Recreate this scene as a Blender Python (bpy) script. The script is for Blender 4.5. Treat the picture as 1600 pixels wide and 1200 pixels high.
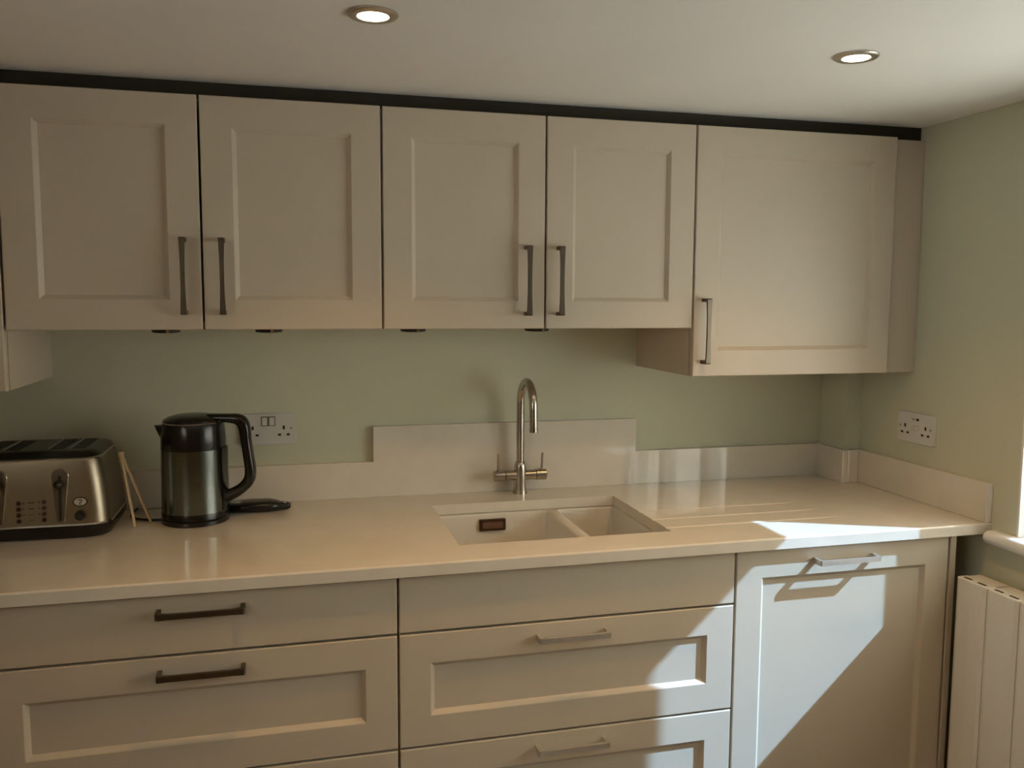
import bpy, bmesh, math
from mathutils import Vector, Matrix

for o in list(bpy.data.objects):
    bpy.data.objects.remove(o, do_unlink=True)
S = bpy.context.scene
COL = S.collection

# ------------------------------------------------------------------ camera
CAM = Vector((0.9037, -2.4411, 1.4673)); YAW, PIT, ROL, FPX = 0.2536, -0.0970, 0.0052, 1351.05
fw = Vector((math.sin(YAW)*math.cos(PIT), math.cos(YAW)*math.cos(PIT), math.sin(PIT)))
rt = Vector((math.cos(YAW), -math.sin(YAW), 0)); up = rt.cross(fw)
r2 = rt*math.cos(ROL) + up*math.sin(ROL); u2 = up*math.cos(ROL) - rt*math.sin(ROL)
cd = bpy.data.cameras.new('camera'); cam = bpy.data.objects.new('camera', cd); COL.objects.link(cam)
cam.matrix_world = Matrix(((r2.x, u2.x, -fw.x, CAM.x), (r2.y, u2.y, -fw.y, CAM.y), (r2.z, u2.z, -fw.z, CAM.z), (0, 0, 0, 1)))
cd.sensor_width = 36; cd.lens = FPX/1600*36; cd.clip_start = .05; cd.clip_end = 200
S.camera = cam

# ------------------------------------------------------------------ world, sun, exposure
SUN_DIR = Vector((-2.30, 1.0, -2.18)).normalized()      # the way the sunlight travels
w = bpy.data.worlds.new('sky'); S.world = w; w.use_nodes = True
nt = w.node_tree; bg = nt.nodes['Background']
bg.inputs[0].default_value = (1.0, .945, .83, 1); bg.inputs[1].default_value = 6.6      # even, bright hazy sky
sd = bpy.data.lights.new('sun', 'SUN'); sun = bpy.data.objects.new('sun', sd); COL.objects.link(sun)
sd.energy = 10.3; sd.color = (.48, .76, 1.18); sd.angle = math.radians(.6)
sun.rotation_euler = SUN_DIR.to_track_quat('-Z', 'Y').to_euler(); sun.location = (6, -3, 5)
vs = S.view_settings
vs.view_transform = 'Standard'; vs.look = 'None'; vs.gamma = 1; vs.use_curve_mapping = False
vs.exposure = 0.1
LAMP_W = 14.0; LAMP_COL = (1.0, .52, .15)

# ------------------------------------------------------------------ materials
MATS = {}
def mat(name, col, rough=.5, metal=0., spec=.5, noise=0., nscale=20., bump=0., bscale=200., stretch=None, emit=None, aniso=0., coat=0.):
    if name in MATS: return MATS[name]
    m = bpy.data.materials.new(name); m.use_nodes = True; n = m.node_tree.nodes; L = m.node_tree.links
    b = n['Principled BSDF']; b.inputs['Base Color'].default_value = (*col, 1)
    b.inputs['Roughness'].default_value = rough; b.inputs['Metallic'].default_value = metal
    b.inputs['Specular IOR Level'].default_value = spec
    if coat: b.inputs['Coat Weight'].default_value = coat; b.inputs['Coat Roughness'].default_value = .03
    if emit: b.inputs['Emission Color'].default_value = (*emit[0], 1); b.inputs['Emission Strength'].default_value = emit[1]
    tc = n.new('ShaderNodeTexCoord'); src = tc.outputs['Object']
    if stretch:
        mp = n.new('ShaderNodeMapping'); mp.inputs['Scale'].default_value = stretch; L.new(src, mp.inputs[0]); src = mp.outputs[0]
    if noise:
        t = n.new('ShaderNodeTexNoise'); t.inputs['Scale'].default_value = nscale; t.inputs['Detail'].default_value = 5
        L.new(src, t.inputs['Vector'])
        r = n.new('ShaderNodeValToRGB'); r.color_ramp.elements[0].position = .3; r.color_ramp.elements[1].position = .7
        r.color_ramp.elements[0].color = (*[c*(1-noise) for c in col], 1); r.color_ramp.elements[1].color = (*[min(1, c*(1+noise)) for c in col], 1)
        L.new(t.outputs[0], r.inputs[0]); L.new(r.outputs[0], b.inputs['Base Color'])
    if bump:
        t = n.new('ShaderNodeTexNoise'); t.inputs['Scale'].default_value = bscale; t.inputs['Detail'].default_value = 3; L.new(src, t.inputs['Vector'])
        bp = n.new('ShaderNodeBump'); bp.inputs['Strength'].default_value = bump; bp.inputs['Distance'].default_value = .002
        L.new(t.outputs[0], bp.inputs['Height']); L.new(bp.outputs[0], b.inputs['Normal'])
    MATS[name] = m; return m

PAINT = mat('cabinet_paint', (.58, .50, .39), .42, noise=.015, nscale=6, spec=.35)
WALLP = mat('wall_paint', (.61, .615, .475), .75, noise=.03, nscale=3, bump=.08, bscale=120, spec=.25)
WARM_BOUNCE = mat('warm_bounce_wall', (.40, .25, .11), .75, noise=.03, nscale=3, bump=.08, bscale=120, spec=.25)  # brown picked for the unseen walls to dim and warm the bounced light
CEILP = mat('ceiling_paint', (.87, .84, .77), .85, noise=.02, nscale=3, spec=.2)
QUARTZ = mat('white_quartz', (.74, .69, .60), .035, noise=.03, nscale=14, spec=.8)
SINKM = mat('white_composite', (.70, .67, .60), .35, spec=.4)
FLOORM = mat('floor_oak', (.20, .13, .07), .5, noise=.18, nscale=8, stretch=(1, 12, 1))
WHITE = mat('white_gloss', (.82, .82, .80), .3)
SOCK = mat('socket_white', (.66, .65, .62), .3)
RADM = mat('radiator_enamel', (.80, .76, .68), .4)
DARK = mat('dark_hole', (.012, .010, .008), .6)
BLACK = mat('black_plastic', (.008, .008, .009), .22)
BLACKM = mat('black_matt_plastic', (.012, .012, .012), .5)
NICKEL_SHADE = mat('nickel_shade_tone', (.17, .145, .11), .38, 1., noise=.05, nscale=60)  # handle nickel with shade put into its colour; also the toaster lever recess
NICKEL_LIT = mat('nickel_sunlit_tone', (.74, .71, .66), .48, 1., noise=.04, nscale=60)  # same handle nickel, lightened for sunlight; also the toaster emblem face
CHROME = mat('polished_steel', (.62, .60, .56), .14, 1.)
TAPM = mat('brushed_tap_steel', (.50, .47, .42), .24, 1., noise=.04, nscale=80)
STEEL = mat('brushed_steel', (.31, .265, .195), .36, 1., noise=.06, nscale=30, stretch=(2, 2, 60))
KSTEEL = mat('kettle_steel', (.17, .19, .18), .24, 1., noise=.05, nscale=30, stretch=(60, 60, 1))
GREYP = mat('grey_plastic', (.35, .35, .33), .35)
BRONZE = mat('dark_overflow_metal', (.10, .06, .04), .35, .8)
BRONZE2 = mat('overflow_slot_metal', (.22, .13, .09), .4, .6)
BAMBOO = mat('pale_bamboo', (.62, .48, .30), .55, noise=.12, nscale=30, stretch=(1, 1, .1))
BUTTON = mat('button_brown', (.035, .012, .010), .3)
PRINT = mat('dark_print', (.035, .028, .018), .5)
GROUND = mat('paving', (.78, .75, .70), .8, noise=.1, nscale=2)
LENS = mat('lamp_lens', (1, .95, .85), .3, emit=((1, .86, .62), 9.0))
RING = mat('lamp_bezel_steel', (.58, .54, .46), .3, 1.)
def glass():
    m = bpy.data.materials.new('window_glass'); m.use_nodes = True; n = m.node_tree.nodes; L = m.node_tree.links
    n.remove(n['Principled BSDF']); o = n['Material Output']
    t = n.new('ShaderNodeBsdfTransparent'); t.inputs[0].default_value = (.95, .97, .96, 1)
    g = n.new('ShaderNodeBsdfGlossy'); g.inputs['Roughness'].default_value = .02
    lw = n.new('ShaderNodeLayerWeight'); lw.inputs[0].default_value = .5
    pw = n.new('ShaderNodeMath'); pw.operation = 'POWER'; pw.inputs[1].default_value = 5; L.new(lw.outputs['Facing'], pw.inputs[0])
    f = n.new('ShaderNodeMath'); f.operation = 'MULTIPLY_ADD'; f.inputs[1].default_value = .95; f.inputs[2].default_value = .04; L.new(pw.outputs[0], f.inputs[0])
    mx = n.new('ShaderNodeMixShader'); L.new(f.outputs[0], mx.inputs[0]); L.new(t.outputs[0], mx.inputs[1]); L.new(g.outputs[0], mx.inputs[2])
    L.new(mx.outputs[0], o.inputs[0]); return m
GLASS = glass()

# ------------------------------------------------------------------ mesh helpers
def link(name, bm, m, parent=None, smooth=False, loc=None, angle=40):
    bmesh.ops.recalc_face_normals(bm, faces=bm.faces)
    me = bpy.data.meshes.new(name); bm.to_mesh(me); bm.free()
    me.materials.append(m)
    if smooth:
        for p in me.polygons: p.use_smooth = True
        me.set_sharp_from_angle(angle=math.radians(angle))
    o = bpy.data.objects.new(name, me); COL.objects.link(o)
    if parent is not None: o.parent = parent
    if loc is not None: o.location = loc
    return o
def thing(name, label, cat, loc=(0, 0, 0), group=None, rotz=0, kind=None):
    o = bpy.data.objects.new(name, None); COL.objects.link(o); o.empty_display_size = .05
    o.location = loc; o.rotation_euler = (0, 0, rotz); tag(o, label, cat, group, kind); return o
def tag(o, label=None, cat=None, group=None, kind=None):
    if label: o['label'] = label
    if cat: o['category'] = cat
    if group: o['group'] = group
    if kind: o['kind'] = kind
    return o
def box(bm, x0, x1, y0, y1, z0, z1, bev=0, seg=1):
    vs_ = [bm.verts.new((x, y, z)) for x in (x0, x1) for y in (y0, y1) for z in (z0, z1)]
    fs = [bm.faces.new([vs_[i] for i in q]) for q in ((0, 1, 3, 2), (4, 6, 7, 5), (0, 4, 5, 1), (2, 3, 7, 6), (0, 2, 6, 4), (1, 5, 7, 3))]
    if bev:
        es = {e for f in fs for e in f.edges}
        bmesh.ops.bevel(bm, geom=list(es), offset=bev, segments=seg, profile=.5, affect='EDGES')
    return bm
def B(*a, **k):
    return box(bmesh.new(), *a, **k)
def loft(bm, rings, cap0=True, cap1=True):
    vr = [[bm.verts.new(p) for p in r] for r in rings]
    n = len(vr[0])
    for a, b in zip(vr, vr[1:]):
        for i in range(n):
            bm.faces.new((a[i], a[(i+1) % n], b[(i+1) % n], b[i]))
    if cap0: bm.faces.new(list(reversed(vr[0])))
    if cap1: bm.faces.new(vr[-1])
    return vr
def lathe(bm, prof, c=(0, 0, 0), n=48, cap0=True, cap1=True):
    loft(bm, [[(c[0]+r*math.cos(2*math.pi*i/n), c[1]+r*math.sin(2*math.pi*i/n), c[2]+z) for i in range(n)] for r, z in prof], cap0, cap1)
    return bm
def frames(pts):
    pts = [Vector(p) for p in pts]; T = []
    for i in range(len(pts)):
        a = pts[max(i-1, 0)]; b = pts[min(i+1, len(pts)-1)]; T.append((b-a).normalized())
    up_ = Vector((0, 0, 1)) if abs(T[0].z) < .9 else Vector((1, 0, 0))
    N = [(up_ - T[0]*up_.dot(T[0])).normalized()]
    for i in range(1, len(pts)):
        v = N[-1] - T[i]*N[-1].dot(T[i]); N.append(v.normalized())
    return pts, T, N
def tube(bm, pts, r, n=14, cap=True):
    pts, T, N = frames(pts); rs = r if isinstance(r, (list, tuple)) else [r]*len(pts)
    rings = []
    for p, t, nn, rr in zip(pts, T, N, rs):
        bb = t.cross(nn)
        rings.append([p + (nn*math.cos(2*math.pi*i/n) + bb*math.sin(2*math.pi*i/n))*rr for i in range(n)])
    loft(bm, rings, cap, cap); return bm
def rrect(cx, cy, hx, hy, r, z, n=6):
    out = []
    for k, (sx, sy) in enumerate(((1, 1), (-1, 1), (-1, -1), (1, -1))):
        for i in range(n+1):
            a = math.pi/2*(k + i/n)
            out.append((cx+sx*(hx-r)+r*math.cos(a), cy+sy*(hy-r)+r*math.sin(a), z))
    return out
def bez(p0, p1, p2, p3, n=12):
    p0, p1, p2, p3 = map(Vector, (p0, p1, p2, p3))
    return [p0*(1-t)**3 + p1*3*t*(1-t)**2 + p2*3*t*t*(1-t) + p3*t**3 for t in [i/n for i in range(n+1)]]

# key planes and heights (metres); back wall y=0, room towards -y
YU, YW = -.3752, -.6645
YB = YW + .020
ZW, ZWB = .910, .8825
ZU, ZT, ZBO, ZC = 1.3966, 1.9134, 1.2699, 1.9496
XR, XL, YF = 2.6245, -.300, -3.70
G0, G1, G2, G3, G4, G5 = .3165, .7205, 1.1225, 1.5235, 1.9245, 2.5225
B0, B1, B2, B3 = .3205, 1.1205, 1.9187, 2.5187
ZUP, ZTALL = 1.0117, 1.1111

# ------------------------------------------------------------------ the room
def struct(name, bm, m, **k): return tag(link(name, bm, m, **k), kind='structure')
struct('floor', B(XL-.2, XR+.25, YF-.2, .2, -.12, 0), FLOORM)
struct('ceiling', B(XL-.2, XR+.25, YF-.2, .2, ZC, ZC+.15), CEILP)
struct('wall_back', B(XL-.2, XR+.25, 0, .2, 0, ZC), WALLP)
VY0, VY1, VZ0, VZ1 = -3.00, -1.70, 1.35, 1.86            # added window in the unseen left wall, to fill the room with light
bm = bmesh.new()
box(bm, XL-.2, XL, YF, VY0, 0, ZC); box(bm, XL-.2, XL, VY1, 0, 0, ZC)
box(bm, XL-.2, XL, VY0, VY1, 0, VZ0); box(bm, XL-.2, XL, VY0, VY1, VZ1, ZC)
struct('wall_left', bm, WARM_BOUNCE)
struct('wall_front', B(XL-.2, XR+.25, YF-.2, YF, 0, ZC), WARM_BOUNCE)
WY0, WY1, WZ0, WZ1 = -2.10, -.742, .862, 1.70          # window opening in the right wall
bm = bmesh.new()
box(bm, XR, XR+.25, YF, WY0, 0, ZC); box(bm, XR, XR+.25, WY1, 0, 0, ZC)
box(bm, XR, XR+.25, WY0, WY1, 0, WZ0); box(bm, XR, XR+.25, WY0, WY1, WZ1, ZC)
struct('wall_right', bm, WALLP)
struct('wall_corner_boxing', B(2.5695, XR, -.135, 0, 0, ZBO-.001), WALLP)
# outside: sunlit paving beyond the window
tag(link('ground_outside', B(XL-14, XR+14, -16, 12, -.5, -.35), GROUND), kind='structure')

# window: frame in the outer half of the reveal, one mullion, two panes, rounded sill board
win = thing('window_1', None, None, (XR, (WY0+WY1)/2, WZ0), kind='structure')
win.parent = None
def wpart(name, bm, m, parent=None, **k):
    o = link(name, bm, m, **k); o.parent = parent or win; o.matrix_parent_inverse = Matrix.Translation(-Vector(win.location)) if parent is None else Matrix()
    return o
FX0, FX1 = XR+.105, XR+.17
bm = bmesh.new()
box(bm, FX0, FX1, WY1-.062, WY1, WZ0+.03, WZ1); box(bm, FX0, FX1, WY0, WY0+.062, WZ0+.03, WZ1)
box(bm, FX0, FX1, WY0+.062, WY1-.062, WZ1-.065, WZ1); box(bm, FX0, FX1, WY0+.062, WY1-.062, WZ0+.03, WZ0+.09)
wpart('window_frame', bm, WHITE)
for y in (-1.145, -1.60): wpart('mullion', B(FX0, FX1, y-.04, y+.04, WZ0+.09, WZ1-.065), WHITE)
for y0, y1 in ((WY0+.062, -1.64), (-1.56, -1.185), (-1.105, WY1-.062)):
    wpart('pane', B(FX0+.028, FX0+.036, y0, y1, WZ0+.09, WZ1-.065), GLASS)
bm = bmesh.new()
prof = [(XR+.17, WZ0), (XR+.17, WZ0+.033)]
for i in range(9):
    a = math.pi/2 + math.pi*i/8
    prof.append((XR-.020+.0165*math.cos(a), WZ0+.0165+.0165*math.sin(a)))
loft(bm, [[(x, y, z) for x, z in prof] for y in (WY0, WY1)])
wpart('window_sill', bm, WHITE, smooth=True)
wpart('reveal_board', B(XR-.0005, FX0, WY1-.006, WY1-.0002, WZ0+.0335, WZ1-.001), WHITE)
# the horns of the sill board, on the wall face
bm = bmesh.new()
hp = [(XR, WZ0), (XR, WZ0+.033)] + prof[2:]
loft(bm, [[(x, y, z) for x, z in hp] for y in (WY1, WY1+.060, WY1+.066)])
wpart('sill_horn', bm, WHITE, smooth=True)

w2 = thing('added_fill_window', None, None, (XL-.1, (VY0+VY1)/2, VZ0), kind='structure')  # out of view, put in only for the daylight it lets in
def w2part(name, bm, m):
    o = link(name, bm, m); o.parent = w2; o.matrix_parent_inverse = Matrix.Translation(-Vector(w2.location)); return o
bm = bmesh.new(); f0, f1 = XL-.15, XL-.09
box(bm, f0, f1, VY0, VY0+.06, VZ0, VZ1); box(bm, f0, f1, VY1-.06, VY1, VZ0, VZ1)
box(bm, f0, f1, VY0+.06, VY1-.06, VZ0, VZ0+.06); box(bm, f0, f1, VY0+.06, VY1-.06, VZ1-.06, VZ1)
w2part('window_frame', bm, WHITE)
w2part('mullion', B(f0, f1, -2.43, -2.37, VZ0+.06, VZ1-.06), WHITE)
for a, b in ((VY0+.06, -2.43), (-2.37, VY1-.06)): w2part('pane', B(f0+.026, f0+.034, a, b, VZ0+.06, VZ1-.06), GLASS)

# ------------------------------------------------------------------ cabinet parts
def rect(x0, x1, z0, z1, i, y): return [(x0+i, y, z0+i), (x1-i, y, z0+i), (x1-i, y, z1-i), (x0+i, y, z1-i)]
RAIL, BEV, DEP, TH = .067, .010, .010, .020
def front(name, x0, x1, z0, z1, yf, parent, panel=True, rail=RAIL):
    """a front whose face is at y=yf; a shaker frame round a recessed panel, or a flat slab"""
    bm = bmesh.new(); yb = yf + TH
    rings = [rect(x0, x1, z0, z1, 0, yb), rect(x0, x1, z0, z1, 0, yf+.0018), rect(x0, x1, z0, z1, .0018, yf)]
    if panel:
        rings += [rect(x0, x1, z0, z1, rail, yf), rect(x0, x1, z0, z1, rail+.0015, yf+.001), rect(x0, x1, z0, z1, rail+BEV, yf+DEP)]
        vr = loft(bm, rings, True, False)
    else:
        loft(bm, rings, True, True)
    o = link(name, bm, PAINT, parent)
    if panel:
        i = rail+BEV
        pb = B(x0+i, x1-i, yf+DEP, yf+DEP+.006, z0+i, z1-i)
        link('panel', pb, PAINT, o)
    return o
def handle(parent, c, vertical, yf, L=.170, m=NICKEL_SHADE, bow=True):
    """square D handle: two posts and a flat bar, a little waisted in the middle; c = centre on the door face (x, z)"""
    s = .033; bm = bmesh.new(); hl = L/2
    path = [(-hl+.005, 0, .0065, .0055), (-hl+.005, -s+.009, .006, .005)]
    def P(a, y, wd): # along, out, across
        return (c[0]+wd, yf+y, c[1]+a) if vertical else (c[0]+a, yf+y, c[1]+wd)
    n = 10; rings = []
    def ring(a0, y0, a1, y1, hw): return [P(a0, y0, -hw), P(a0, y0, hw), P(a1, y1, hw), P(a1, y1, -hw)]
    t = .0075
    rings.append(ring(-hl, 0, -hl+.009, 0, .0068)); rings.append(ring(-hl, -s+.004, -hl+.009, -s+t+.002, .0064)); rings.append(ring(-hl+.003, -s, -hl+.012, -s+t, .0064))
    for k in range(1, n):
        u = -1+2*k/n; a = u*(hl-.012); wst = .0046+.0018*abs(u)**2.5 if bow else .0056
        rings.append(ring(a, -s, a, -s+t, wst))
    rings.append(ring(hl-.003, -s, hl-.012, -s+t, .0064)); rings.append(ring(hl, -s+.004, hl-.009, -s+t+.002, .0064)); rings.append(ring(hl, 0, hl-.009, 0, .0068))
    loft(bm, rings)
    return link('handle', bm, m, parent)
def carcass(parent, x0, x1, y0, y1, z0, z1, top=True):
    """open-fronted box of 18 mm boards; y0 is the front"""
    t = .018; bm = bmesh.new()
    box(bm, x0, x0+t, y0, y1, z0, z1); box(bm, x1-t, x1, y0, y1, z0, z1)
    box(bm, x0+t, x1-t, y0, y1, z0, z0+t); box(bm, x0+t, x1-t, y1-.008, y1, z0+t, z1)
    if top: box(bm, x0+t, x1-t, y0, y1-.008, z1-t, z1)
    return link('body', bm, PAINT, parent)
g = .0025
# wall cabinets
def wall_cabinet(label, x0, x1, z0, doors, fill=None):
    t = thing('wall_cabinet', label, 'cabinet', (0, 0, 0), 'wall cabinets')
    carcass(t, x0+.0006, x1-.0006, YU+TH+.002, -.001, z0, ZT-.004)
    for a, b, hx, hz in doors:
        d = front('door', a+g, b-g, z0, ZT, YU, t)
        handle(d, (hx, hz), True, YU)
    if fill: link('filler', B(fill[0], fill[1], YU+.018, YU+.036, z0, ZT-.003), PAINT, t)
    return t
wall_cabinet('low-hanging wall cabinet at the left edge, over the toaster', G0-.598, G0, 1.2649, [(G0-.598, G0, G0-.598+.04, 1.39)])
wall_cabinet('two-door wall cabinet above the kettle, handles side by side', G0, G2, ZU, [(G0, G1, .6815, 1.516), (G1, G2, .7640, 1.516)])
wall_cabinet('two-door wall cabinet above the tap, handles side by side', G2, G4, ZU, [(G2, G3, 1.4755, 1.514), (G3, G4, 1.5580, 1.514)])
wall_cabinet('tall single-door wall cabinet in the right corner with filler strip', G4, G5, ZBO, [(G4, G5, 1.9555, 1.3885)], (G5+.0006, XR-.001))

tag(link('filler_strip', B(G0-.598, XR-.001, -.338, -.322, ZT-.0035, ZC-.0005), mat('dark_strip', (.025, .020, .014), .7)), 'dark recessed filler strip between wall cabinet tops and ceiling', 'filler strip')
# base cabinets
ZR1, ZR2, ZTOP, ZPL = .7507, .4918, .8790, .105
def plinth(t, x0, x1): link('plinth', B(x0, x1, YB+.06, YB+.076, .001, ZPL-.003), PAINT, t)
def base(name, label, x0, x1, rows, top=True, cat='cabinet', group='base cabinets'):
    t = thing(name, label, cat, (0, 0, 0), group)
    carcass(t, x0+.0006, x1-.0006, YB+TH+.002, -.05, ZPL, ZWB-.001, top); plinth(t, x0+.0006, x1-.0006)
    for nm, z0, z1, pan, h in rows:
        d = front(nm, x0+g, x1-g, z0+g, z1-g, YB, t, pan)
        if h: handle(d, h[:2], h[2], YB, m=h[3] if len(h) > 3 else NICKEL_SHADE, bow=False)
    return t
base('base_cabinet', 'base cabinet at the left end under the toaster', B0-.6, B0, [('door', ZPL, ZTOP, True, (B0-.04, .74, True))])
base('drawer_cabinet', 'base cabinet with three drawers under the kettle, top drawer flat', B0, B1,
     [('drawer', ZR1, ZTOP, False, (.724, .842, False)), ('drawer', ZR2, ZR1, True, (.722, .7155, False)), ('drawer', ZPL, ZR2, True, (.722, .457, False))])
base('sink_cabinet', 'base cabinet under the sink with plain strip above two panelled drawers', B1, B2,
     [('false_front', ZR1, ZTOP, False, None), ('drawer', ZR2, ZR1, True, (1.513, .7175, False, NICKEL_LIT)), ('drawer', ZPL, ZR2, True, (1.513, .458, False, NICKEL_LIT))], top=False)
base('dishwasher', 'built-in appliance behind tall panelled door, half in sunlight', B2, B3, [('door', ZPL, ZTOP, True, (2.211, .843, False, NICKEL_LIT))], cat='dishwasher', group=None)
tag(link('end_panel', B(B3+.002, B3+.020, YB-.001, -.05, .001, ZWB-.001, bev=.001), PAINT), 'thin painted panel between the panelled dishwasher door and the radiator', 'panel')

# ------------------------------------------------------------------ worktop with sink cut-out and drainer grooves
SX0, SX1, SY0, SY1 = 1.272, 1.797, -.547, -.155
xs = [XL, 0, .6, SX0, 1.5, SX1, 1.86, 2.23, 2.26, 2.28, 2.45, XR]
ys = [YW, YW+.0015, YW+.0035]
GR = [-.520, -.437, -.352]
prof = []
for gy in GR: prof += [(gy-.008, 0), (gy-.004, -.0016), (gy+.004, -.0016), (gy+.008, 0)]
gz = {round(y, 5): z for y, z in prof}
ys += [SY0] + [y for y, z in prof] + [SY1, 0.0]
ys = sorted(set(round(y, 5) for y in ys))
def topz(x, y):
    z = ZW
    if abs(y-YW) < 1e-5: z -= .0035
    elif abs(y-YW-.0015) < 1e-5: z -= .0012
    d = gz.get(round(y, 5), 0)
    if SX1-1e-6 <= x <= 2.2601: z += d*(1 if x < 2.255 else .45)
    return z
bm = bmesh.new(); tv = {}; bv = {}
for i, x in enumerate(xs):
    for j, y in enumerate(ys):
        tv[i, j] = bm.verts.new((x, y, topz(x, y))); bv[i, j] = bm.verts.new((x, y, ZWB))
cell = lambda i, j: 0 <= i < len(xs)-1 and 0 <= j < len(ys)-1 and not (xs[i] >= SX0-1e-6 and xs[i+1] <= SX1+1e-6 and ys[j] >= SY0-1e-6 and ys[j+1] <= SY1+1e-6)
for i in range(len(xs)-1):
    for j in range(len(ys)-1):
        if not cell(i, j): continue
        bm.faces.new((tv[i, j], tv[i+1, j], tv[i+1, j+1], tv[i, j+1])); bm.faces.new((bv[i, j], bv[i, j+1], bv[i+1, j+1], bv[i+1, j]))
        for di, dj, a, b in ((-1, 0, (i, j), (i, j+1)), (1, 0, (i+1, j), (i+1, j+1)), (0, -1, (i, j), (i+1, j)), (0, 1, (i, j+1), (i+1, j+1))):
            if not cell(i+di, j+dj): bm.faces.new((tv[a], tv[b], bv[b], bv[a]))
for v in [v for v in bm.verts if not v.link_faces]: bm.verts.remove(v)
tag(link('worktop', bm, QUARTZ, smooth=False), 'polished cream quartz worktop running the length of the wall', 'worktop')
ups = thing('upstand', 'cream quartz upstand along the worktop, raised behind the tap', 'upstand', (1.5, -.01, ZW))
def upart(name, *a):
    o = link(name, B(*a, bev=.0012), QUARTZ); o.parent = ups; o.matrix_parent_inverse = Matrix.Translation(-Vector(ups.location)); return o
e = .0004
bm = bmesh.new()
ol = [(XL+e, ZW+e), (2.5695-e, ZW+e), (2.5695-e, ZUP), (1.9207, ZUP), (1.9207, ZTALL), (1.1293, ZTALL), (1.1293, ZUP), (XL+e, ZUP)]
loft(bm, [[(x, -e, z) for x, z in ol], [(x, -.0190, z) for x, z in ol], [(x+(.0008 if x < 1.3 else -.0008), -.020, z-(.0008 if z > 1 else 0)) for x, z in ol]])
ob = link('back_run', bm, QUARTZ); ob.parent = ups; ob.matrix_parent_inverse = Matrix.Translation(-Vector(ups.location))
upart('corner_return', 2.5495, 2.5695-e, -.155, -.0204, ZW+e, ZUP)
upart('corner_return', 2.5699, XR-.0204, -.155, -.135-e, ZW+e, ZUP)
upart('side_run', XR-.020, XR-e, YW+.001, -.135-e, ZW+e, ZUP)

# ------------------------------------------------------------------ sink
sink = thing('sink', 'cream undermount sink with one large and one small bowl', 'sink', (1.53, -.35, .68))
def spart(name, bm, m, parent=sink, **k):
    o = link(name, bm, m, **k); o.parent = parent; o.matrix_parent_inverse = Matrix.Translation(-Vector(sink.location)); return o
bm = bmesh.new()
for (x0, x1, i0, i1) in ((1.258, 1.6135, 1.2735, 1.598), (1.6135, 1.811, 1.629, 1.7955)):
    cy = -.351; o0, o1 = -.561, -.141
    R = [rrect((x0+x1)/2, (o0+o1)/2, (x1-x0)/2, (o1-o0)/2, .0006, .8815)]
    cx = (i0+i1)/2; hx = (i1-i0)/2; hy = .1945
    R += [rrect(cx, cy, hx+.004, hy+.004, .010, .8800), rrect(cx, cy, hx+.001, hy+.001, .012, .8765), rrect(cx, cy, hx, hy, .014, .872),
          rrect(cx, cy, hx-.003, hy-.003, .018, .720), rrect(cx, cy, hx-.010, hy-.010, .022, .703), rrect(cx, cy, hx-.028, hy-.028, .03, .697)]
    loft(bm, R, False, True)
spart('basin', bm, SINKM, smooth=True)
ov = spart('overflow', B(1.403, 1.478, -.166, -.157, .832, .865, bev=.002), BRONZE)
o = spart('overflow_slot', B(1.412, 1.469, -.168, -.1661, .8395, .8575), BRONZE2)
for cx in (1.436, 1.712):
    spart('waste', lathe(bmesh.new(), [(.043, .6972), (.043, .6995), (.036, .7005), (.030, .698), (.012, .6985)], (cx, -.35, 0), 32), CHROME, smooth=True)

# ------------------------------------------------------------------ tap
TX, TY = 1.546, -.062
tap = thing('kitchen_tap', 'brushed steel swan-neck mixer tap with two levers behind the sink', 'tap', (TX, TY, ZW))
bm = lathe(bmesh.new(), [(.0215, .0003), (.0215, .002), (.0195, .018), (.0185, .040), (.0185, .066), (.0175, .080), (.0150, .0915), (.0125, .094)], n=36)
link('tap_body', bm, TAPM, tap, smooth=True)
link('cross_bar', tube(bmesh.new(), [(-.045, 0, .0535), (.045, 0, .0535)], .0145, 24), TAPM, tap, smooth=True)
for s in (-1, 1):
    a = tube(bmesh.new(), [(s*.0455, 0, .0535), (s*.047, 0, .0535), (s*.076, 0, .0535), (s*.0775, 0, .0535)], [.0145, .0165, .0165, .0150], 28)
    k = link('lever_cap', a, TAPM, tap, smooth=True)
    link('lever', tube(bmesh.new(), [(s*.0655, 0, .066), (s*.0655, -.002, .090), (s*.0655, -.004, .117)], [.0042, .0038, .0036], 12), TAPM, k, smooth=True)
R_ = .068; pts = [(0, 0, .092), (0, 0, .16), (0, 0, .22), (0, 0, .262)]
for i in range(1, 19):
    a = math.pi*i/18*1.0
    pts.append((0, -R_+R_*math.cos(a), .262+R_*math.sin(a)*1.0))
pts += [(0, -2*R_-.001, .235), (0, -2*R_-.002, .208)]
link('spout', tube(bmesh.new(), pts, .0112, 20), TAPM, tap, smooth=True)
link('aerator', tube(bmesh.new(), [(0, -2*R_-.002, .2078), (0, -2*R_-.0022, .1985)], .0118, 20), TAPM, tap, smooth=True)

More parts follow.
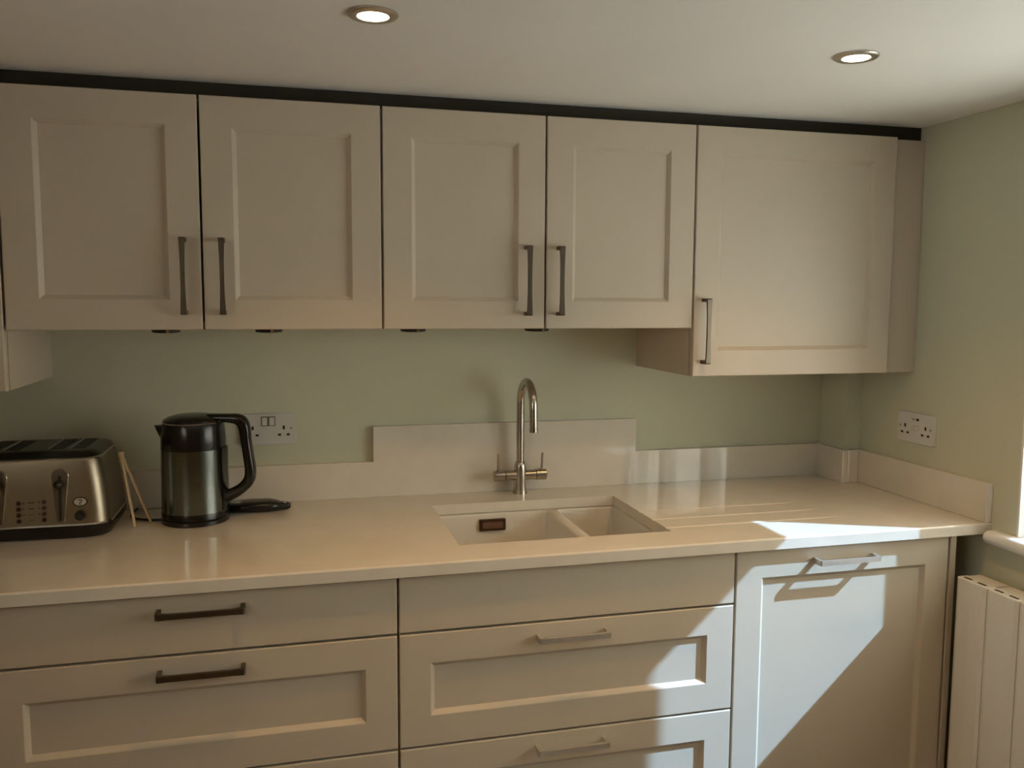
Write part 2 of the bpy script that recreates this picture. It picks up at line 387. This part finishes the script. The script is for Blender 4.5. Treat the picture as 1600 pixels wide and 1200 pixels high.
# ------------------------------------------------------------------ sockets
def holebox(t, u0, u1, v0, v1, name='pin_slot', m=DARK): return link(name, B(u0, u1, -.0108, -.0097, v0, v1), m, t)
def socket(label, loc, rotz, usb):
    """faces local -y; plate 146 x 86 mm centred on the origin"""
    t = thing('wall_socket', label, 'socket', loc, 'double wall sockets', rotz)
    bm = bmesh.new()
    loft(bm, [rrect(0, 0, .073, .043, .005, z) for z in (.0004, .007)] + [rrect(0, 0, .0715, .0415, .005, .0098)])
    bmesh.ops.rotate(bm, verts=bm.verts, matrix=Matrix.Rotation(math.pi/2, 3, 'X'))
    link('plate', bm, SOCK, t, smooth=True)
    for s in (-1, 1):
        cx = s*.041; cz = -.006
        holebox(t, cx-.0028, cx+.0028, cz+.005, cz+.015)
        for q in (-1, 1): holebox(t, cx+q*.0115-.0042, cx+q*.0115+.0042, cz-.0125, cz-.0070)
        d = tube(bmesh.new(), [(s*.0605, -.0096, .002), (s*.0605, -.0108, .002)], .0036, 14); link('screw', d, GREYP, t)
        if not usb:
            bmr = B(s*.0095-.0088, s*.0095+.0088, -.0104, -.0097, .009, .035); rim = link('switch_surround', bmr, PRINT, t)
            link('switch', B(s*.0095-.0072, s*.0095+.0072, -.0132, -.0105, .0105, .0335, bev=.0012), SOCK, t)
        else:
            link('switch', B(s*.0085-.006, s*.0085+.006, -.0122, -.0099, -.006, .008, bev=.001), SOCK, t)
            link('usb_port', B(s*.0085-.0048, s*.0085+.0048, -.0108, -.0097, .022, .028), DARK if s > 0 else GREYP, t)
    return t
socket('white double wall socket behind the kettle handle', (.8466, 0, 1.1119), 0, False)
socket('white double wall socket with charging ports on the window wall', (XR, -.3837, 1.1119), math.radians(-90), True)

# ------------------------------------------------------------------ under-cabinet puck lights (switched off)
for lab, px in (('left of the first pair of door handles', .618), ('under the second door from the left', .858), ('under the third door, left of the tap', 1.2185), ('directly above the tap', 1.5525)):
    t = thing('puck_light', 'small steel puck light under the wall cabinets, ' + lab, 'light', (px, -.20, ZU), 'under-cabinet lights')
    link('housing', lathe(bmesh.new(), [(.033, -.0004), (.033, -.009), (.031, -.0122), (.024, -.0128)], n=36), BLACKM, t, smooth=True)
    link('lens', lathe(bmesh.new(), [(.0225, -.0129), (.020, -.0142), (.012, -.0150)], n=28), CHROME, t, smooth=True)
    link('clip', B(.004, .012, -.0352, -.0332, -.0125, -.002), CHROME, t)

# ------------------------------------------------------------------ ceiling downlights
def downlight(label, x, y):
    t = thing('downlight', label, 'light', (x, y, ZC), 'ceiling downlights')
    link('bezel', lathe(bmesh.new(), [(.0430, -.0003), (.0430, -.0025), (.0400, -.0052), (.0330, -.0066), (.0275, -.0050), (.0262, -.0012)], n=48), RING, t, smooth=True)
    link('lens', lathe(bmesh.new(), [(.0258, -.0020), (.0255, -.0050), (.020, -.0060), (.008, -.0064)], n=40), LENS, t, smooth=True)
    ld = bpy.data.lights.new('lamp_light', 'SPOT'); ld.energy = LAMP_W; ld.color = LAMP_COL; ld.spot_size = math.radians(112); ld.spot_blend = 1.0; ld.shadow_soft_size = .024
    lo = bpy.data.objects.new('lamp_light', ld); COL.objects.link(lo); lo.parent = t; lo.location = (0, 0, -.034)
    return t
downlight('round steel ceiling downlight above the middle of the wall cabinets', 1.054, -.907)
downlight('round steel ceiling downlight nearest the window wall', 1.999, -.907)

# ------------------------------------------------------------------ radiator under the window
rad = thing('radiator', 'cream flat-column radiator under the window', 'radiator', (2.56, -1.1, .15))
RY0, RX0, RX1, RZ0, RZ1 = -.667, 2.524, 2.600, .16, .780
def rpart(name, bm, m, **k):
    o = link(name, bm, m, **k); o.parent = rad; o.matrix_parent_inverse = Matrix.Translation(-Vector(rad.location)); return o
first = None
for k in range(9):
    y1 = RY0-.097*k; y0 = y1-.0945
    if first is None:
        bm = bmesh.new(); ym = 0; hw = .04725
        pl = [(RX0+.004, -hw), (RX0, -hw+.010), (RX0-.001, 0), (RX0, hw-.010), (RX0+.004, hw), (RX0+.030, hw), (RX0+.034, hw-.004), (RX1-.006, hw-.004), (RX1-.006, -hw+.004), (RX0+.034, -hw+.004), (RX0+.030, -hw)]
        loft(bm, [[(x, y, z) for x, y in pl] for z in (RZ0, RZ1-.002)] + [[(RX0+.038+(x-RX0-.038)*.97, y*.97, RZ1) for x, y in pl]])
        o = rpart('column', bm, RADM); first = o
    else:
        o = first.copy(); COL.objects.link(o); o.parent = rad; o.matrix_parent_inverse = first.matrix_parent_inverse.copy()
    o.location = (0, (y0+y1)/2, 0)
    for q in (-1, 1):
        s_ = rpart('vent', B(RX0+.010, RX0+.016, (y0+y1)/2+q*.022-.012, (y0+y1)/2+q*.022+.012, RZ1+.0002, RZ1+.0012), PRINT)
rpart('rear_rail', B(RX1-.0055, RX1, RY0-.88, RY0-.01, RZ1-.05, RZ1-.004), RADM)
for y in (-.80, -1.40):
    rpart('bracket', B(RX1-.001, XR-.0005, y-.02, y+.02, RZ1-.12, RZ1-.06), RADM)
    rpart('bracket', B(RX1-.006, XR-.0005, y-.02, y+.02, RZ0+.05, RZ0+.10), RADM)
for y in (RY0-.03, RY0-.84): rpart('foot', B(RX0+.02, RX0+.05, y-.012, y+.012, .0005, RZ0+.002), RADM)

# ------------------------------------------------------------------ kettle on its power base
KX, KY = .670, -.172
kb = thing('power_stand', 'black round power stand under the steel kettle with cord', 'power stand', (KX, KY, ZW))
link('base_plate', lathe(bmesh.new(), [(.079, .0004), (.0815, .002), (.0815, .011), (.079, .0135), (.02, .0135)], n=56), BLACK, kb, smooth=True)
link('cord', tube(bmesh.new(), [(-.078, .0, .006), (-.10, .010, .004), (-.125, .022, .0034), (-.148, .038, .0034), (-.162, .065, .0034), (-.166, .10, .0034), (-.160, .146, .0034)], .003, 8), BLACKM, kb, smooth=True)
kt = thing('kettle', 'black and brushed steel electric kettle beside the toaster', 'kettle', (KX, KY, ZW+.0137))
link('foot_ring', lathe(bmesh.new(), [(.078, .0003), (.0806, .002), (.0806, .015), (.0800, .0165)], n=64), BLACK, kt, smooth=True)
link('body', lathe(bmesh.new(), [(.0798, .0167), (.0792, .05), (.0782, .12), (.0772, .1725)], n=64), KSTEEL, kt, smooth=True)
link('collar', lathe(bmesh.new(), [(.0775, .1727), (.0777, .174), (.0768, .20), (.0745, .230), (.0722, .2365)], n=64), BLACK, kt, smooth=True)
link('rim_ring', lathe(bmesh.new(), [(.0722, .2366), (.0732, .2375), (.0722, .2390)], n=64), CHROME, kt, smooth=True)
link('lid', lathe(bmesh.new(), [(.0715, .2392), (.0700, .2440), (.060, .2500), (.045, .2545), (.025, .2570), (.008, .2578)], n=56), BLACK, kt, smooth=True)
bm = bmesh.new()  # spout: pointed lip on the left
loft(bm, [[(-.060, .034, .190), (-.060, -.034, .190), (-.066, -.033, .236), (-.066, .033, .236)],
          [(-.0775, .014, .204), (-.0775, -.014, .204), (-.080, -.015, .233), (-.080, .015, .233)],
          [(-.088, .003, .224), (-.088, -.003, .224), (-.0905, -.004, .2315), (-.0905, .004, .2315)]])
link('spout', bm, CHROME, kt)
HA = math.radians(-14); ca, sa = math.cos(HA), math.sin(HA)
hp = [(.040, .248), (.085, .247), (.116, .2425), (.1275, .224), (.1315, .19), (.1365, .15), (.1405, .115), (.136, .090), (.118, .070), (.096, .056), (.074, .047)]
hw = [(.010, .020), (.011, .019), (.014, .018), (.014, .0165), (.0125, .016), (.0125, .016), (.0130, .016), (.0135, .016), (.013, .0165), (.0145, .017), (.016, .018)]
# smooth the side profile with a Catmull-Rom pass
def cat(P, n=4):
    out = []
    for i in range(len(P)-1):
        p0, p1, p2, p3 = P[max(i-1, 0)], P[i], P[i+1], P[min(i+2, len(P)-1)]
        for k in range(n):
            t = k/n
            out.append(tuple(.5*(2*b+(c-a)*t+(2*a-5*b+4*c-d)*t*t+(3*b-a-3*c+d)*t**3) for a, b, c, d in zip(p0, p1, p2, p3)))
    return out+[P[-1]]
hp = cat(hp); hw = cat(hw); rings = []
for i, (x, z) in enumerate(hp):
    a = hp[max(i-1, 0)]; b = hp[min(i+1, len(hp)-1)]; d = Vector((b[0]-a[0], b[1]-a[1])).normalized(); nx, nz = -d.y, d.x
    hr, hy = hw[i]; ring = []
    for k in range(14):
        q = 2*math.pi*k/14; u = hr*math.copysign(abs(math.cos(q))**.7, math.cos(q)); v = hy*math.copysign(abs(math.sin(q))**.7, math.sin(q))
        X = x+nx*u; ring.append((X*ca - v*sa, X*sa + v*ca, z+nz*u))
    rings.append(ring)
bm = bmesh.new(); loft(bm, rings); link('handle', bm, BLACK, kt, smooth=True, angle=60)
bm = bmesh.new(); strip = []
for z in (.018, .06, .12, .1745):
    strip.append([(r*math.cos(HA+a), r*math.sin(HA+a), z) for r, a in ((.0765, -.30), (.0812, -.30), (.0822, -.15), (.0826, 0), (.0822, .15), (.0812, .30), (.0765, .30))])
loft(bm, strip); link('handle_strip', bm, BLACK, kt, smooth=True)

# ------------------------------------------------------------------ black gadget lying right of the kettle
gd = thing('handheld_gadget', 'flat black handheld gadget with grey button lying right of the kettle', 'gadget', (.82, -.105, ZW), rotz=math.radians(-6))
bm = bmesh.new(); rings = []
for x, hy, z0, z1 in ((-.100, .012, .006, .014), (-.094, .026, .002, .021), (-.07, .034, .0005, .026), (-.02, .037, .0005, .0285), (.025, .034, .0005, .029), (.045, .025, .001, .026), (.055, .017, .002, .0225), (.075, .015, .003, .021), (.082, .010, .006, .018)):
    rr = []
    for k in range(16):
        q = 2*math.pi*k/16; cyy = math.copysign(abs(math.cos(q))**.6, math.cos(q)); szz = math.copysign(abs(math.sin(q))**.6, math.sin(q))
        rr.append((x, hy*cyy, (z0+z1)/2+(z1-z0)/2*szz))
    rings.append(rr)
loft(bm, rings); link('shell', bm, BLACK, gd, smooth=True, angle=60)
link('button', lathe(bmesh.new(), [(.0135, .0262), (.0130, .0283), (.010, .0290), (.003, .0292)], (-.056, -.010, 0), 28), GREYP, gd, smooth=True)
link('key_loop', lathe(bmesh.new(), [(.0042, .0185), (.0042, .0222), (.002, .0228)], (.068, -.006, 0), 16), CHROME, gd, smooth=True)

# ------------------------------------------------------------------ toaster
TXC, TFY, TDY = .3265, -.296, .262
ts = thing('toaster', 'four-slot brushed steel toaster with black base at the left edge', 'toaster', (TXC, TFY+TDY/2, ZW))
hd = TDY/2
def lo(rings, m, name, parent=ts, sm=True, **k):
    bm = bmesh.new(); loft(bm, rings); return link(name, bm, m, parent, smooth=sm, **k)
rr = lambda hx, hy, r, z: rrect(0, 0, hx, hy, r, z, 8)
lo([rr(.150, hd-.020, .045, .0004), rr(.160, hd-.010, .048, .004), rr(.1665, hd-.001, .050, .020), rr(.1665, hd+.001, .050, .0315)], BLACK, 'base')
lo([rr(.1660, hd, .050, .0317), rr(.1655, hd+.0015, .050, .034), rr(.1640, hd, .049, .037)], CHROME, 'base_trim')
lo([rr(.1635, hd-.001, .042, .0372), rr(.1615, hd-.003, .042, .070), rr(.1560, hd-.007, .042, .125), rr(.1480, hd-.012, .042, .175), rr(.1455, hd-.0135, .042, .1835)], STEEL, 'body')
lo([rr(.1460, hd-.013, .042, .1837), rr(.1465, hd-.012, .042, .1865), rr(.1445, hd-.015, .042, .1890)], CHROME, 'top_trim')
tp = lo([rr(.1435, hd-.016, .042, .1892), rr(.1400, hd-.021, .040, .1965), rr(.130, hd-.032, .036, .2020), rr(.118, hd-.046, .03, .2040)], BLACK, 'top_cover')
for sx in (-.094, -.047, .047, .094)[::1]:
    link('bread_slot', B(sx-.0150, sx+.0150, -.068, .068, .2042, .2050), DARK, ts)
    link('slot_rim', B(sx-.0185, sx-.0152, -.070, .070, .2042, .2056), GREYP, ts)
# front-face helper: the face leans back a little from z=.037 to z=.18
def fy(z): # y of the front face at height z
    P = [(.037, hd-.001), (.070, hd-.003), (.125, hd-.007), (.175, hd-.012), (.1835, hd-.0135)]
    for (a, b), (c, d) in zip(P, P[1:]):
        if z <= c: return -(b+(d-b)*(z-a)/(c-a))
    return -P[-1][1]
def onface(prof, m, name, t0=.0003, t1=.0015, parent=ts, shrink=1.0):
    """a plate on the front face, outline prof [(x, z)]"""
    cx = sum(p[0] for p in prof)/len(prof); cz = sum(p[1] for p in prof)/len(prof)
    bm = bmesh.new()
    loft(bm, [[(x, fy(z)-t0, z) for x, z in prof], [(cx+(x-cx)*shrink, fy(z)-t1, cz+(z-cz)*shrink) for x, z in prof]])
    return link(name, bm, m, parent)
def ell(cx, cz, a, b, n=24): return [(cx+a*math.cos(2*math.pi*i/n), cz+b*math.sin(2*math.pi*i/n)) for i in range(n)]
for lx in (-.0635, .0635):
    def tear(k, cz=.149):
        pr = []
        for i in range(15):
            a = math.pi*i/14; pr.append((lx+.0185*k*math.cos(a), cz+.0185*k*math.sin(a)))
        return pr + [(lx-.0125*k, .085), (lx-.0085*k, .043+.004*(1-k)), (lx+.0085*k, .043+.004*(1-k)), (lx+.0125*k, .085)]
    onface(tear(1.0), CHROME, 'lever_surround', .0003, .0030, shrink=.94)
    onface(tear(.86), NICKEL_SHADE, 'lever_recess', .0031, .0036)
    onface([(lx-.0032, .047), (lx+.0032, .047), (lx+.0032, .150), (lx-.0032, .150)], DARK, 'lever_slot', .0037, .0042)
    bm = bmesh.new(); zc = .133
    bmesh.ops.create_uvsphere(bm, u_segments=20, v_segments=12, radius=.0100)
    bmesh.ops.scale(bm, vec=(1, 1.1, 1), verts=bm.verts); bmesh.ops.translate(bm, vec=(lx, fy(zc)-.017, zc), verts=bm.verts)
    kn = link('lever_knob', bm, BLACK, ts, smooth=True)
    link('lever_stem', tube(bmesh.new(), [(lx, fy(zc)-.003, zc), (lx, fy(zc)-.010, zc)], .0035, 10), BLACK, kn)
for bx in (-.0235, .0290):
    for k in range(4):
        z = .0905-.0137*k + (.0008 if bx > 0 else 0)
        onface(ell(bx, z, .0054, .0054, 18), BUTTON, 'button', .0003, .0032, shrink=.8)
        if k < 3:  # printed arrows and dashes between the two button columns
            s = 1 if bx < 0 else -1
            onface([(bx+s*.0085, z-.0018), (bx+s*.0140, z), (bx+s*.0085, z+.0018)], PRINT, 'printed_arrow', .0002, .0005)
for k in range(4):
    z = .0909-.0137*k
    onface([(-.0035, z-.0011), (.0085, z-.0011), (.0085, z+.0011), (-.0035, z+.0011)], PRINT if k < 2 else BRONZE2, 'printed_mark', .0002, .0005)
for s in (-1, 1):
    cx = s*.105
    onface(ell(cx, .0880, .0160, .0112, 32), PRINT, 'emblem_plate', .0002, .0010)
    em = onface(ell(cx, .0880, .0132, .0088, 32), NICKEL_LIT, 'emblem_face', .0011, .0014)
    sq = [(cx-.004, fy(.09)-.0022, .0905), (cx, fy(.09)-.0022, .0938), (cx+.0035, fy(.09)-.0022, .0905), (cx+.0005, fy(.09)-.0022, .0865), (cx-.0015, fy(.085)-.0022, .0835), (cx+.001, fy(.082)-.0022, .0812)]
    link('emblem_mark', tube(bmesh.new(), cat(sq), .0010, 6), PRINT, ts)
    bm = tube(bmesh.new(), [(cx, fy(.0565)-.0003, .0575), (cx, fy(.0565)-.014, .0575), (cx, fy(.0565)-.0165, .0575)], [.0112, .0105, .0085], 28)
    link('dial', bm, BLACK, ts, smooth=True)

# ------------------------------------------------------------------ bamboo toast tongs leaning beside the toaster
tg = thing('toast_tongs', 'pale wooden toast tongs standing between toaster and kettle', 'tongs', (.53, -.19, ZW))
top = Vector((-.0275, .012, .179))
for foot in ((.0045, -.026, .002), (.033, .024, .002)):
    f = Vector(foot); bm = bmesh.new(); d = (f-top).normalized(); wv = Vector((0, 1, 0)); wv = (wv-d*wv.dot(d)).normalized(); th = d.cross(wv)
    rings = [[p+wv*a*.0065+th*b*.0019 for a, b in ((-1, -1), (1, -1), (1, 1), (-1, 1))] for p in (top, top.lerp(f, .5), f)]
    loft(bm, rings); link('tong_arm', bm, BAMBOO, tg)
link('joint_block', B(top.x-.004, top.x+.006, top.y-.0065, top.y+.0065, top.z-.016, top.z+.003), BAMBOO, tg)
